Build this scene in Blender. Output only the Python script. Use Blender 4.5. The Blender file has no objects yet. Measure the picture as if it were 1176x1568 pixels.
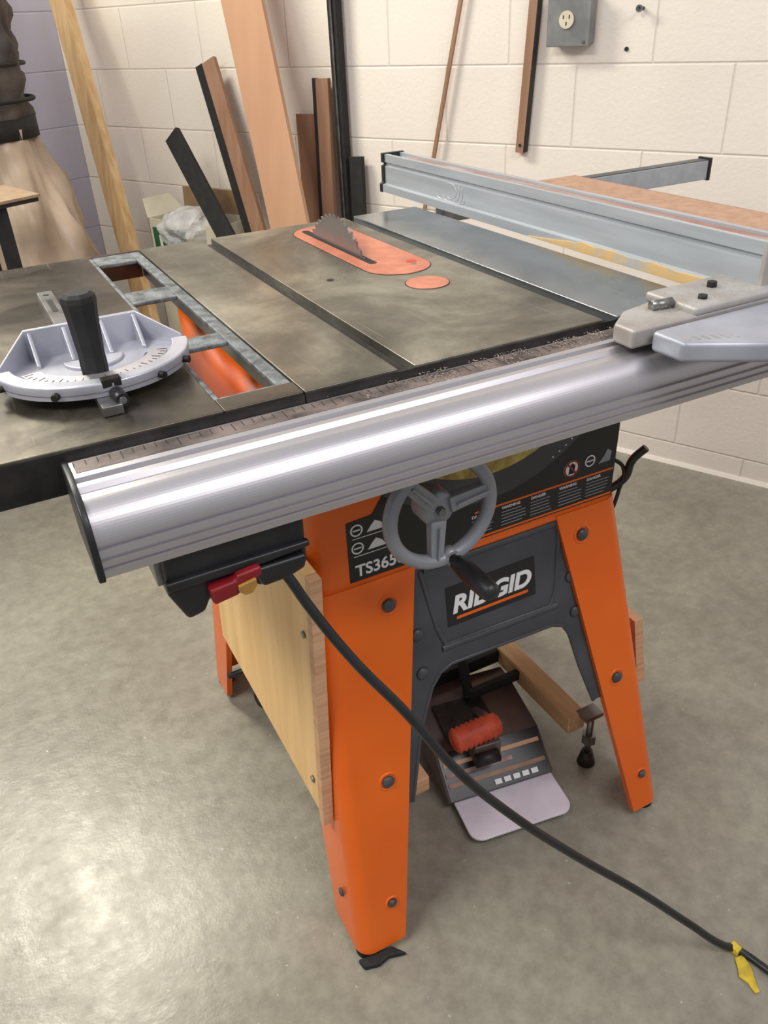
import bpy, bmesh, math, random
from mathutils import Vector, Matrix, noise
random.seed(4)
S=bpy.context.scene
try:
    S.view_settings.view_transform='Standard'; S.view_settings.look='None'
except Exception: pass
# ------------------------------------------------------------ materials
def lin(c):
    return tuple([((x/255)/12.92 if x/255<=.04045 else ((x/255+.055)/1.055)**2.4) for x in c])+(1,)
def mat(name,c1,c2=None,rough=.5,metal=0,scale=20,detail=6,bump=0,bscale=None,spec=.5,alpha=1,stretch=(1,1,1),lo=.35,hi=.65,rvar=0,coat=0,trans=0):
    m=bpy.data.materials.new(name);m.use_nodes=True;nt=m.node_tree;N=nt.nodes;L=nt.links
    b=N['Principled BSDF'];b.inputs['Roughness'].default_value=rough;b.inputs['Metallic'].default_value=metal
    b.inputs['Specular IOR Level'].default_value=spec;b.inputs['Alpha'].default_value=alpha
    b.inputs['Coat Weight'].default_value=coat;b.inputs['Transmission Weight'].default_value=trans
    tc=N.new('ShaderNodeTexCoord');mp=N.new('ShaderNodeMapping');mp.inputs['Scale'].default_value=stretch
    L.new(tc.outputs['Object'],mp.inputs['Vector'])
    nz=N.new('ShaderNodeTexNoise');nz.inputs['Scale'].default_value=scale;nz.inputs['Detail'].default_value=detail
    L.new(mp.outputs[0],nz.inputs['Vector'])
    cr=N.new('ShaderNodeValToRGB');cr.color_ramp.elements[0].position=lo;cr.color_ramp.elements[1].position=hi
    if c2 is None: c2=tuple(min(255,x*.92) for x in c1)
    cr.color_ramp.elements[0].color=lin(c1);cr.color_ramp.elements[1].color=lin(c2)
    L.new(nz.outputs[0],cr.inputs[0]);L.new(cr.outputs[0],b.inputs['Base Color'])
    if rvar:
        mr=N.new('ShaderNodeMapRange');mr.inputs[1].default_value=.3;mr.inputs[2].default_value=.7
        mr.inputs[3].default_value=rough-rvar;mr.inputs[4].default_value=rough+rvar
        n3=N.new('ShaderNodeTexNoise');n3.inputs['Scale'].default_value=scale*.6;n3.inputs['Detail'].default_value=8
        L.new(mp.outputs[0],n3.inputs['Vector']);L.new(n3.outputs[0],mr.inputs[0]);L.new(mr.outputs[0],b.inputs['Roughness'])
    if bump:
        n2=N.new('ShaderNodeTexNoise');n2.inputs['Scale'].default_value=bscale or scale*3;n2.inputs['Detail'].default_value=5
        L.new(mp.outputs[0],n2.inputs['Vector'])
        bp=N.new('ShaderNodeBump');bp.inputs['Strength'].default_value=bump;bp.inputs['Distance'].default_value=.003
        L.new(n2.outputs[0],bp.inputs['Height']);L.new(bp.outputs[0],b.inputs['Normal'])
    return m
def iron_mat(name,dark,mid,light,metal=.8,r0=.22,r1=.44,fine=.35,scr=.35):
    m=bpy.data.materials.new(name);m.use_nodes=True;nt=m.node_tree;N=nt.nodes;L=nt.links;b=N['Principled BSDF']
    b.inputs['Metallic'].default_value=metal
    tc=N.new('ShaderNodeTexCoord')
    def nz(s,d=8,r=.6,dist=0,st=None):
        n=N.new('ShaderNodeTexNoise');n.inputs['Scale'].default_value=s;n.inputs['Detail'].default_value=d;n.inputs['Roughness'].default_value=r;n.inputs['Distortion'].default_value=dist
        if st:
            mp=N.new('ShaderNodeMapping');mp.inputs['Scale'].default_value=st;L.new(tc.outputs['Object'],mp.inputs['Vector']);L.new(mp.outputs[0],n.inputs['Vector'])
        else: L.new(tc.outputs['Object'],n.inputs['Vector'])
        return n
    a=nz(4.5,9,.62,.8);r=N.new('ShaderNodeValToRGB');e=r.color_ramp.elements
    e[0].position=.34;e[0].color=lin(dark);e[1].position=.66;e[1].color=lin(light);k=e.new(.5);k.color=lin(mid)
    L.new(a.outputs[0],r.inputs[0])
    f=nz(26,8,.7);r2=N.new('ShaderNodeValToRGB');r2.color_ramp.elements[0].position=.35;r2.color_ramp.elements[1].position=.6
    r2.color_ramp.elements[0].color=(.62,.60,.58,1);r2.color_ramp.elements[1].color=(1,1,1,1);L.new(f.outputs[0],r2.inputs[0])
    mx=N.new('ShaderNodeMix');mx.data_type='RGBA';mx.blend_type='MULTIPLY';mx.inputs[0].default_value=fine
    L.new(r.outputs[0],mx.inputs[6]);L.new(r2.outputs[0],mx.inputs[7])
    s=nz(1,3,.5,0,(260,5,1));r3=N.new('ShaderNodeValToRGB');r3.color_ramp.elements[0].position=.66;r3.color_ramp.elements[1].position=.74
    r3.color_ramp.elements[0].color=(0,0,0,1);r3.color_ramp.elements[1].color=(scr,scr,scr,1);L.new(s.outputs[0],r3.inputs[0])
    m2=N.new('ShaderNodeMix');m2.data_type='RGBA';m2.inputs[7].default_value=lin((190,186,174));L.new(r3.outputs[0],m2.inputs[0]);L.new(mx.outputs[2],m2.inputs[6])
    L.new(m2.outputs[2],b.inputs['Base Color'])
    mr=N.new('ShaderNodeMapRange');mr.inputs[1].default_value=.3;mr.inputs[2].default_value=.7;mr.inputs[3].default_value=r0;mr.inputs[4].default_value=r1
    L.new(nz(6,9,.7,1).outputs[0],mr.inputs[0]);L.new(mr.outputs[0],b.inputs['Roughness'])
    bp=N.new('ShaderNodeBump');bp.inputs['Strength'].default_value=.04;bp.inputs['Distance'].default_value=.002
    L.new(nz(60,4).outputs[0],bp.inputs['Height']);L.new(bp.outputs[0],b.inputs['Normal'])
    return m
M={}
M['iron']=iron_mat('cast_iron',(86,84,76),(122,119,108),(166,163,148))
M['iron_c']=iron_mat('cast_iron_blue_grey',(122,127,130),(142,147,150),(160,164,164),r0=.16,r1=.30,fine=.12)  # bluer, smoother and less mottled than the other cast iron
M['iron_d']=iron_mat('cast_iron_dark',(66,61,55),(98,92,82),(138,132,118))
M['iron_r']=mat('cast_iron_raw',(132,138,142),(84,86,88),rough=.6,metal=.4,scale=60,bump=.5,bscale=180)
M['edge']=mat('edge_iron',(58,54,52),(36,34,34),rough=.5,metal=.5,scale=30,bump=.2)
M['black']=mat('black_plastic',(24,25,28),(34,35,38),rough=.4,scale=40,bump=.05,bscale=300)
M['blackm']=mat('black_matte',(22,22,24),(34,33,33),rough=.75,scale=40)
M['alu']=mat('brushed_aluminium',(206,203,208),(190,187,192),rough=.4,metal=.85,scale=6,stretch=(.3,3,3),bump=.01,bscale=30,rvar=.04)
M['alu_f']=mat('fence_aluminium',(178,184,190),(164,170,176),rough=.42,metal=.25,scale=10,stretch=(6,.5,6))
M['alu_s']=mat('rail_scale',(128,114,110),(66,60,60),rough=.5,metal=.4,scale=50,stretch=(.6,1,1))
M['cast']=mat('cast_alloy',(180,178,176),(160,152,146),rough=.5,metal=.35,scale=25,bump=.1)
M['lav']=mat('bare_alloy',(196,197,208),(172,173,184),rough=.36,metal=.5,scale=18)
M['levr']=mat('painted_lever',(172,175,186),(156,159,170),rough=.4,metal=.3,scale=18)
M['orange']=mat('orange_powder_coat',(236,106,14),(228,96,8),rough=.36,scale=5,bump=.02,bscale=120,coat=.15)
M['oplate']=mat('orange_insert',(210,130,102),(188,108,80),rough=.38,scale=30,bump=.04,metal=.2)
M['grip']=mat('orange_rubber',(206,82,50),(180,64,36),rough=.6,scale=40,bump=.2)
M['grey']=mat('dark_grey_coat',(72,74,79),(60,62,67),rough=.4,scale=12,bump=.05,bscale=100)
M['wheel']=mat('grey_handwheel',(150,153,159),(134,137,144),rough=.38,scale=20,metal=.15)
M['label']=mat('label_black',(24,24,26),(30,30,32),rough=.3,scale=10)
M['white']=mat('label_white',(232,232,232),(222,222,222),rough=.4)
M['pplate']=mat('pedal_white_paint',(232,226,236),(216,208,218),rough=.45,scale=14)
M['red']=mat('red_plastic',(140,22,30),(112,18,26),rough=.4)
M['yel']=mat('yellow_key',(186,140,66),(150,110,46),rough=.5)
M['yel2']=mat('yellow_tape',(222,196,50),(178,150,50),rough=.5,scale=60)
M['steel']=mat('steel',(150,150,150),(115,112,110),rough=.35,metal=.85,scale=30)
M['blade']=mat('blade_steel',(124,118,116),(128,66,60),rough=.35,metal=.6,scale=14,lo=.54,hi=.62)
M['brass']=mat('brass',(200,178,96),(140,118,60),rough=.4,metal=.3,scale=50)
M['ply']=mat('plywood',(240,200,140),(226,182,120),rough=.55,scale=5,stretch=(6,6,.7),bump=.06)
M['ply2']=mat('plywood_edge',(216,172,134),(196,150,114),rough=.7,scale=20,stretch=(.5,.5,8))
M['pine']=mat('pine_lumber',(226,194,146),(204,164,114),rough=.6,scale=6,stretch=(8,8,.6),bump=.05)
M['pineY']=mat('pine_lumber_beam',(226,194,146),(198,156,106),rough=.6,scale=6,stretch=(8,.6,8),bump=.05)
M['tan']=mat('laminate_tan',(194,152,122),(186,143,113),rough=.5,scale=3,stretch=(3,3,.5))
M['tan2']=mat('board_brown',(160,124,100),(144,108,84),rough=.55,scale=6,stretch=(6,6,.6))
M['mdf']=mat('particle_board',(186,150,124),(170,132,108),rough=.6,scale=60)
M['bench']=mat('bench_board',(156,134,110),(140,118,96),rough=.6,scale=40)
M['reds']=mat('stained_strip',(150,100,88),(182,158,148),rough=.5,scale=14,stretch=(3,.6,3))
M['gum']=mat('dried_adhesive',(212,178,122),(176,176,172),rough=.6,scale=26,lo=.46,hi=.58,bump=.3)
M['dust']=mat('sawdust',(178,164,150),(150,136,122),rough=.9)
M['carton']=mat('cardboard_white',(214,208,190),(200,192,170),rough=.7,scale=8)
M['cartb']=mat('cardboard_brown',(164,138,106),(146,118,86),rough=.8)
M['green']=mat('green_print',(40,104,60),(34,90,52),rough=.6)
M['bag']=mat('plastic_film',(205,205,210),(235,235,238),rough=.25,scale=12,alpha=.55,bump=.6,bscale=14)
M['canvas']=mat('canvas_grey_brown',(98,88,80),(62,56,54),rough=.9,scale=7,bump=.5,bscale=12)
M['dbag']=mat('dust_bag_plastic',(200,180,160),(158,140,120),rough=.34,scale=4,bump=.9,bscale=8)
M['ebox']=mat('steel_box',(140,142,142),(120,122,122),rough=.5,metal=.4,scale=20)
M['cream']=mat('cream_socket',(222,214,190),(210,200,176),rough=.4)
M['pedal']=mat('slate_metal',(90,86,88),(110,92,82),rough=.5,metal=.3,scale=18,bump=.1)
def floor_mat():
    m=bpy.data.materials.new('concrete_floor');m.use_nodes=True;nt=m.node_tree;N=nt.nodes;L=nt.links;b=N['Principled BSDF']
    tc=N.new('ShaderNodeTexCoord')
    def nz(s,d=8,r=.6):
        n=N.new('ShaderNodeTexNoise');n.inputs['Scale'].default_value=s;n.inputs['Detail'].default_value=d;n.inputs['Roughness'].default_value=r
        L.new(tc.outputs['Object'],n.inputs['Vector']);return n
    def ramp(n,p0,c0,p1,c1):
        r=N.new('ShaderNodeValToRGB');r.color_ramp.elements[0].position=p0;r.color_ramp.elements[1].position=p1
        r.color_ramp.elements[0].color=c0;r.color_ramp.elements[1].color=c1;L.new(n.outputs[0],r.inputs[0]);return r
    a=ramp(nz(2.2),.3,lin((134,129,117)),.7,lin((160,157,144)))
    s=ramp(nz(28,10,.7),.38,(.70,.69,.67,1),.62,(1.05,1.05,1.03,1))
    sp=ramp(nz(90,2),.70,(0,0,0,1),.76,(1,1,1,1))
    mx=N.new('ShaderNodeMix');mx.data_type='RGBA';mx.blend_type='MULTIPLY';mx.inputs[0].default_value=.7
    L.new(a.outputs[0],mx.inputs[6]);L.new(s.outputs[0],mx.inputs[7])
    m2=N.new('ShaderNodeMix');m2.data_type='RGBA';L.new(sp.outputs[0],m2.inputs[0]);L.new(mx.outputs[2],m2.inputs[6]);m2.inputs[7].default_value=lin((190,185,170))
    # a few rusty stains
    st=ramp(nz(3.7,7,.75),.66,(0,0,0,1),.74,(.45,.45,.45,1));m3=N.new('ShaderNodeMix');m3.data_type='RGBA'
    L.new(st.outputs[0],m3.inputs[0]);L.new(m2.outputs[2],m3.inputs[6]);m3.inputs[7].default_value=lin((120,98,74))
    L.new(m3.outputs[2],b.inputs['Base Color'])
    rr=N.new('ShaderNodeMapRange');rr.inputs[1].default_value=.3;rr.inputs[2].default_value=.7;rr.inputs[3].default_value=.17;rr.inputs[4].default_value=.42
    L.new(nz(16,9,.7).outputs[0],rr.inputs[0]);L.new(rr.outputs[0],b.inputs['Roughness'])
    bp=N.new('ShaderNodeBump');bp.inputs['Strength'].default_value=.30;bp.inputs['Distance'].default_value=.004
    L.new(nz(26,8,.65).outputs[0],bp.inputs['Height']);L.new(bp.outputs[0],b.inputs['Normal'])
    return m
def wall_mat(name,c,mort,shift=.0304):
    m=bpy.data.materials.new(name);m.use_nodes=True;nt=m.node_tree;N=nt.nodes;L=nt.links;b=N['Principled BSDF'];b.inputs['Roughness'].default_value=.45
    tc=N.new('ShaderNodeTexCoord');sx=N.new('ShaderNodeSeparateXYZ');L.new(tc.outputs['Object'],sx.inputs[0])
    def ad(o,v):
        n=N.new('ShaderNodeMath');n.operation='ADD';n.inputs[1].default_value=v;L.new(o,n.inputs[0]);return n.outputs[0]
    cx=N.new('ShaderNodeCombineXYZ');L.new(ad(sx.outputs[0],shift+8*.4064),cx.inputs[0]);L.new(ad(sx.outputs[2],-.068+8*.2032),cx.inputs[1])
    br=N.new('ShaderNodeTexBrick');br.inputs['Scale'].default_value=1;br.inputs['Brick Width'].default_value=.4064;br.inputs['Row Height'].default_value=.2032
    br.inputs['Mortar Size'].default_value=.0045;br.inputs['Mortar Smooth'].default_value=1;br.inputs['Bias'].default_value=-.5
    br.inputs['Color1'].default_value=lin(c);br.inputs['Color2'].default_value=lin(tuple(x*.98 for x in c));br.inputs['Mortar'].default_value=lin(mort)
    L.new(cx.outputs[0],br.inputs['Vector'])
    nz=N.new('ShaderNodeTexNoise');nz.inputs['Scale'].default_value=3;nz.inputs['Detail'].default_value=6;L.new(tc.outputs['Object'],nz.inputs['Vector'])
    r=N.new('ShaderNodeValToRGB');r.color_ramp.elements[0].color=(.88,.87,.86,1);r.color_ramp.elements[1].color=(1,1,1,1);r.color_ramp.elements[0].position=.3;r.color_ramp.elements[1].position=.6
    L.new(nz.outputs[0],r.inputs[0])
    mx=N.new('ShaderNodeMix');mx.data_type='RGBA';mx.blend_type='MULTIPLY';mx.inputs[0].default_value=.5
    L.new(br.outputs[0],mx.inputs[6]);L.new(r.outputs[0],mx.inputs[7]);L.new(mx.outputs[2],b.inputs['Base Color'])
    n2=N.new('ShaderNodeTexNoise');n2.inputs['Scale'].default_value=80;n2.inputs['Detail'].default_value=6;L.new(tc.outputs['Object'],n2.inputs['Vector'])
    b1=N.new('ShaderNodeBump');b1.inputs['Strength'].default_value=.4;b1.inputs['Distance'].default_value=.003;L.new(n2.outputs[0],b1.inputs['Height'])
    b2=N.new('ShaderNodeBump');b2.invert=True;b2.inputs['Strength'].default_value=.5;b2.inputs['Distance'].default_value=.004
    L.new(br.outputs['Fac'],b2.inputs['Height']);L.new(b1.outputs[0],b2.inputs['Normal']);L.new(b2.outputs[0],b.inputs['Normal'])
    return m
# ------------------------------------------------------------ mesh helpers
def empty(name):
    e=bpy.data.objects.new(name,None);e.empty_display_size=.05;S.collection.objects.link(e);return e
def mk(name,V,F,m,parent=None,bevel=0,smooth=False,seg=2,solid=0,sub=0):
    me=bpy.data.meshes.new(name);me.from_pydata([tuple(v) for v in V],[],F);me.update()
    bm=bmesh.new();bm.from_mesh(me);bmesh.ops.recalc_face_normals(bm,faces=bm.faces);bm.to_mesh(me);bm.free()
    o=bpy.data.objects.new(name,me);S.collection.objects.link(o);me.materials.append(M[m] if isinstance(m,str) else m)
    if parent: o.parent=parent
    if smooth:
        for p in me.polygons:p.use_smooth=True
    if solid:
        s=o.modifiers.new('s','SOLIDIFY');s.thickness=solid;s.offset=0
    if bevel:
        b=o.modifiers.new('b','BEVEL');b.width=bevel;b.segments=seg;b.limit_method='ANGLE';b.angle_limit=math.radians(35)
        for p in me.polygons:p.use_smooth=True
        w=o.modifiers.new('w','WEIGHTED_NORMAL')
    return o
BF=[(0,1,3,2),(4,6,7,5),(0,4,5,1),(2,3,7,6),(0,2,6,4),(1,5,7,3)]
def box(name,x0,x1,y0,y1,z0,z1,m,parent=None,bevel=.001,**k):
    return mk(name,[(x,y,z) for x in(x0,x1) for y in(y0,y1) for z in(z0,z1)],BF,m,parent,bevel,**k)
def boxes(name,L,m,parent=None,bevel=.001):
    V=[];F=[]
    for (x0,x1,y0,y1,z0,z1) in L:
        n=len(V);V+=[(x,y,z) for x in(x0,x1) for y in(y0,y1) for z in(z0,z1)];F+=[tuple(i+n for i in f) for f in BF]
    return mk(name,V,F,m,parent,bevel)
def prism(name,pts,axis,a,b,m,parent=None,bevel=0,**k):
    def P(p,c):
        return {'X':(c,p[0],p[1]),'Y':(p[0],c,p[1]),'Z':(p[0],p[1],c)}[axis]
    n=len(pts);V=[P(p,a) for p in pts]+[P(p,b) for p in pts]
    F=[tuple(range(n)),tuple(range(n,2*n))]+[(i,(i+1)%n,n+(i+1)%n,n+i) for i in range(n)]
    return mk(name,V,F,m,parent,bevel,**k)
def basis(ax):
    ax=ax.normalized();u=ax.orthogonal().normalized();return u,ax.cross(u),ax
def cyl(name,p0,p1,r0,r1,m,parent=None,seg=24,bevel=0,smooth=True):
    p0=Vector(p0);p1=Vector(p1);u,v,a=basis(p1-p0);V=[];F=[]
    for p,r in((p0,r0),(p1,r1)):
        for i in range(seg):
            t=2*math.pi*i/seg;V.append(p+u*math.cos(t)*r+v*math.sin(t)*r)
    F=[tuple(range(seg)),tuple(range(seg,2*seg))]+[(i,(i+1)%seg,seg+(i+1)%seg,seg+i) for i in range(seg)]
    o=mk(name,V,F,m,parent,bevel)
    for p in o.data.polygons:
        p.use_smooth=smooth if len(p.vertices)==4 else False
    return o
def lathe(name,c,ax,prof,m,parent=None,seg=32,disp=0,dsc=5,smooth=True):
    c=Vector(c);u,v,a=basis(Vector(ax));V=[];F=[];n=len(prof)
    for (r,h) in prof:
        for i in range(seg):
            t=2*math.pi*i/seg;q=c+a*h+(u*math.cos(t)+v*math.sin(t))*r
            if disp:
                qq=Vector((q.x*dsc,q.y*dsc,q.z*dsc*.4))
                q=q+(u*math.cos(t)+v*math.sin(t))*disp*(noise.noise(qq)+.5*noise.noise(qq*2.7))
            V.append(q)
    for j in range(n-1):
        for i in range(seg): F.append((j*seg+i,j*seg+(i+1)%seg,(j+1)*seg+(i+1)%seg,(j+1)*seg+i))
    F.append(tuple(range(seg)));F.append(tuple(range((n-1)*seg,n*seg)))
    return mk(name,V,F,m,parent,smooth=smooth)
def tube(name,pts,r,m,parent=None,kind='BEZIER'):
    cu=bpy.data.curves.new(name,'CURVE');cu.dimensions='3D';cu.bevel_depth=r;cu.bevel_resolution=4;cu.resolution_u=10;cu.use_fill_caps=True
    sp=cu.splines.new('BEZIER' if kind=='BEZIER' else 'POLY')
    if kind=='BEZIER':
        sp.bezier_points.add(len(pts)-1)
        for b,p in zip(sp.bezier_points,pts):b.co=p;b.handle_left_type=b.handle_right_type='AUTO'
    else:
        sp.points.add(len(pts)-1)
        for b,p in zip(sp.points,pts):b.co=(*p,1)
    cu.materials.append(M[m]);o=bpy.data.objects.new(name,cu);S.collection.objects.link(o)
    if parent:o.parent=parent
    return o
def text(name,body,loc,size,m,parent,rot=(math.pi/2,0,0),off=0,shear=0,ext=.0004,sx=1):
    cu=bpy.data.curves.new(name,'FONT');cu.body=body;cu.size=size;cu.extrude=ext;cu.offset=off;cu.shear=shear;cu.materials.append(M[m])
    o=bpy.data.objects.new(name,cu);o.location=loc;o.rotation_euler=rot;o.scale=(sx,1,1);S.collection.objects.link(o);o.parent=parent;return o
H=.914
# ------------------------------------------------------------ room
TH=.463;CT,ST=math.cos(TH),math.sin(TH)
def Wp(t,d,z): return Vector((1.831-t*ST-d*CT,t*CT-d*ST,z))
floor=mk('floor',[(-4,-4,0),(4,-4,0),(4,5,0),(-4,5,0)],[(0,1,2,3)],floor_mat())
wm=wall_mat('painted_block_wall',(238,230,220),(226,217,206))
wr=box('wall_right',-3.5,3.62,-.15,0,0,2.7,wm,bevel=0)
wr.matrix_world=Matrix(((-ST,-CT,0,1.831),(CT,-ST,0,0),(0,0,1,0),(0,0,0,1)))
for v in wr.data.vertices: v.co.y=-v.co.y-.15
c0=Wp(3.62,0,0)
wb=box('wall_back',-.1,3.6,0,.15,0,2.7,wall_mat('block_wall_back_cool_light',(190,188,208),(176,174,194),0),bevel=0)  # same wall paint; lavender puts the cool light there into the colour
wb.matrix_world=Matrix(((-CT,-ST,0,c0.x),(-ST,CT,0,c0.y),(0,0,1,0),(0,0,0,1)))
lip=mk('baseboard_right',[Wp(-3.4,.0,0),Wp(3.6,.0,0),Wp(3.6,.010,0),Wp(-3.4,.010,0),Wp(-3.4,.0,.01),Wp(3.6,.0,.01),Wp(3.6,.004,.01),Wp(-3.4,.004,.01)],
   [(0,1,2,3),(4,5,6,7),(0,1,5,4),(1,2,6,5),(2,3,7,6),(3,0,4,7)],wm)
# ------------------------------------------------------------ TABLE SAW
saw=empty('table_saw')
t0=H-.042
main=boxes('table_top',[(-.1195,-.018,0,.686,t0,H),(.001,.2465,0,.686,t0,H),(-.02,.003,0,.686,t0,H-.010),(.2445,.2675,0,.686,t0,H-.010)],'iron',saw,.0012)
boxes('table_top_right',[(.2655,.393,0,.686,t0,H)],'iron_c',saw,.0012)
boxes('slot_bottom',[(-.0178,.0008,.001,.685,H-.0102,H-.0095),(.2467,.2653,.001,.685,H-.0102,H-.0095)],'edge',saw,0)  # thin dark strip along the bottom of each miter slot
# left wing: solid outer part, then a column of three open windows with thin webs
wing=boxes('extension_wing',[(-.425,-.200,0,.686,t0,H),(-.200,-.1205,0,.030,t0,H),(-.200,-.1205,.680,.686,t0,H)],'iron_d',saw,.0012)
w0=H-.007;w1=H-.0015
boxes('wing_web',[(-.200,-.194,.030,.680,w0,w1),(-.194,-.136,.184,.222,w0,w1),(-.194,-.136,.396,.452,w0,w1),(-.194,-.136,.625,.680,w0,w1),(-.194,-.136,.030,.036,w0,w1)],'iron_r',saw,.0015)
boxes('wing_rough_strip',[(-.136,-.1205,.030,.680,w0,w1)],'iron_r',saw,.0015)
boxes('table_front_face',[(-.4245,-.1205,-.0012,0,t0,H-.003),(-.119,.3925,-.0012,0,t0,H-.003)],'edge',saw,0)
cyl('table_screw',(.060,.335,H-.002),(.060,.335,H+.0006),.005,.005,'blackm',saw)
def stadium(cx,cy,hw,hl,n=12,k=.9):
    P=[]
    for i in range(n+1):
        a=math.pi*i/n;P.append((cx+hw*math.cos(a),cy+hl-hw+hw*math.sin(a)*k))
    for i in range(n+1):
        a=math.pi+math.pi*i/n;P.append((cx+hw*math.cos(a),cy-hl+hw+hw*math.sin(a)*k))
    return P
prism('insert_gap',stadium(.168,.474,.050,.178,k=1),'Z',H-.001,H+.0003,'edge',saw)
prism('throat_insert',stadium(.168,.474,.0485,.1765,k=1),'Z',H-.001,H+.0009,'oplate',saw,.0004)
prism('blade_slot',stadium(.146,.50,.0065,.130),'Z',H+.0006,H+.0012,'blackm',saw)
for yy in(.335,.61): cyl('insert_screw',(.19,yy,H),(.19,yy,H+.0014),.004,.004,'steel',saw)
cyl('finger_hole',(.195,.35,H),(.195,.35,H+.0013),.008,.008,'grip',saw,seg=32)
cyl('alignment_disc_rim',(.160,.245,H-.001),(.160,.245,H+.0005),.030,.030,'edge',saw,seg=40)
cyl('alignment_disc',(.160,.245,H-.001),(.160,.245,H+.0010),.0285,.0285,'oplate',saw,seg=40)
bv=[];nt_=50;cz,cy_=.834,.50;R=.127
for i in range(nt_):
    a=2*math.pi*i/nt_;da=2*math.pi/nt_
    for f,r in((0,R-.0060),(.2,R-.0055),(.3,R+.0006),(.55,R-.001),(.8,R-.004)):
        bv.append((cy_+r*math.cos(a+f*da),cz+r*math.sin(a+f*da)))
prism('saw_blade',bv,'X',.1447,.1473,'blade',saw)
rp=[(-.002,.866),(-.002,.902),(-.010,.905),(-.036,.905),(-.040,.908),(-.046,.907),(-.0475,.902),(-.0495,.902),(-.052,.905),(-.058,.9045),(-.061,.900),(-.064,.9005)]
for i in range(17):
    a=math.radians(78-72*i/16);rp.append((-.066-.030*math.cos(a),.868+.0325*math.sin(a)))
rp+=[(-.096,.869),(-.0925,.868),(-.0925,.865),(-.096,.864),(-.0965,.858),(-.0935,.857),(-.0935,.8545),(-.0965,.8535),(-.0965,.849),(-.0935,.848),(-.0935,.846),(-.0965,.845),(-.096,.838),(-.09,.837),(-.086,.842),(-.02,.842),(-.02,.866)]
rail=prism('front_rail',rp,'X',-.343,1.12,'alu',saw)
prism('rail_end_cap',[(-.001,.864),(-.001,.904),(-.04,.910),(-.062,.905),(-.082,.901),(-.095,.888),(-.099,.870),(-.099,.836),(-.018,.839)],'X',-.349,-.343,'black',saw,.0015)
box('rail_scale_strip',-.34,.9,-.034,-.012,.9048,.9056,'alu_s',saw,0)
V=[];F=[]
for i in range(-34,20):
    x=i*.01;l=.010 if i%5 else .016;n=len(V)
    V+=[(x,-.013,.9058),(x+.0009,-.013,.9058),(x+.0009,-.013-l,.9058),(x,-.013-l,.9058)];F.append((n,n+1,n+2,n+3))
mk('scale_ticks',V,F,'blackm',saw)
boxes('rear_rail',[(.462,1.15,.70,.73,.872,.912)],'alu_f',saw,.002)
boxes('rear_rail_bracket',[(.30,.462,.69,.72,.872,.884)],'edge',saw,.001)
boxes('rear_rail_top_groove',[(.48,1.15,.702,.728,.912,.9135)],'grey',saw,0)
boxes('rear_rail_cap',[(1.15,1.157,.697,.733,.87,.917)],'black',saw,.001)
fp=[(.409,.9165),(.409,.930),(.4155,.932),(.4155,.963),(.4195,.965),(.4195,.969),(.4155,.971),(.4155,.985),(.4235,.985),(.4235,.978),(.45,.978),(.45,.985),(.458,.985),(.458,.9165)]
prism('rip_fence',fp,'Y',-.06,.845,'alu_f',saw)
prism('fence_end_cap',[(.407,.9155),(.407,.931),(.412,.934),(.412,.9645),(.4175,.966),(.4175,.9685),(.412,.970),(.412,.987),(.46,.987),(.46,.9155)],'Y',.845,.855,'black',saw,.001)
prism('fence_end_cap_front',[(.407,.9165),(.407,.931),(.413,.934),(.413,.987),(.46,.987),(.46,.9165)],'Y',-.066,-.06,'cast',saw,.001)
box('fence_strip',.4245,.449,-.05,.80,.9775,.9815,'reds',saw,.0005)
box('auxiliary_board',.4582,.475,-.04,.78,.918,.981,'reds',saw,.001)
P=[(-.057,.9172),(.36,.9172)]+[(.36-.0139*i,.9185+.0125*min(1,i/10)+.0035*noise.noise(Vector((i*.6,0,1)))) for i in range(0,31)]
prism('adhesive_residue',P,'X',.4062,.4092,'gum',saw,.0006)
for k,(r,a0,a1) in enumerate([(.020,100,330),(.027,120,300),(.033,200,340),(.013,60,300)]):  # thin raised arcs imitate the circular reflections on the fence face
    pts=[(.4154,.60+r*1.5*math.cos(math.radians(a0+(a1-a0)*i/20)),.950+r*math.sin(math.radians(a0+(a1-a0)*i/20))) for i in range(21)]
    pts=[p for p in pts if .932<p[2]<.962] 
    if len(pts)>3: tube('swirl_reflection_%d'%k,pts,.0006,'alu',saw)
# fence head
prism('fence_head',[(.215,-.080),(.215,-.050),(.25,-.024),(.30,-.014),(.345,-.03),(.40,-.012),(.60,-.012),(.67,-.045),(.67,-.080)],'Z',.9085,.930,'cast',saw,.004)
prism('fence_lock_lever',[(.236,-.084),(.665,-.084),(.665,-.135),(.59,-.178),(.31,-.178),(.236,-.128)],'Z',.905,.927,'levr',saw,.005,seg=3)
prism('fence_head_body',[(.30,-.080),(.60,-.080),(.60,-.004),(.30,-.004)],'Z',.926,.938,'cast',saw,.004)
for i in range(6): box('lever_slot_%d'%i,.245+i*.009,.2485+i*.009,-.126-i*.004,-.116-i*.004,.9268,.9274,'cast',saw,0)
cyl('head_knob',(.275,-.040,.934),(.300,-.045,.935),.006,.006,'steel',saw)
cyl('head_bolt',(.37,-.035,.936),(.37,-.035,.944),.006,.006,'edge',saw,seg=6,smooth=False)
cyl('head_bolt_small',(.33,-.06,.936),(.33,-.06,.942),.005,.005,'edge',saw)
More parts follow.
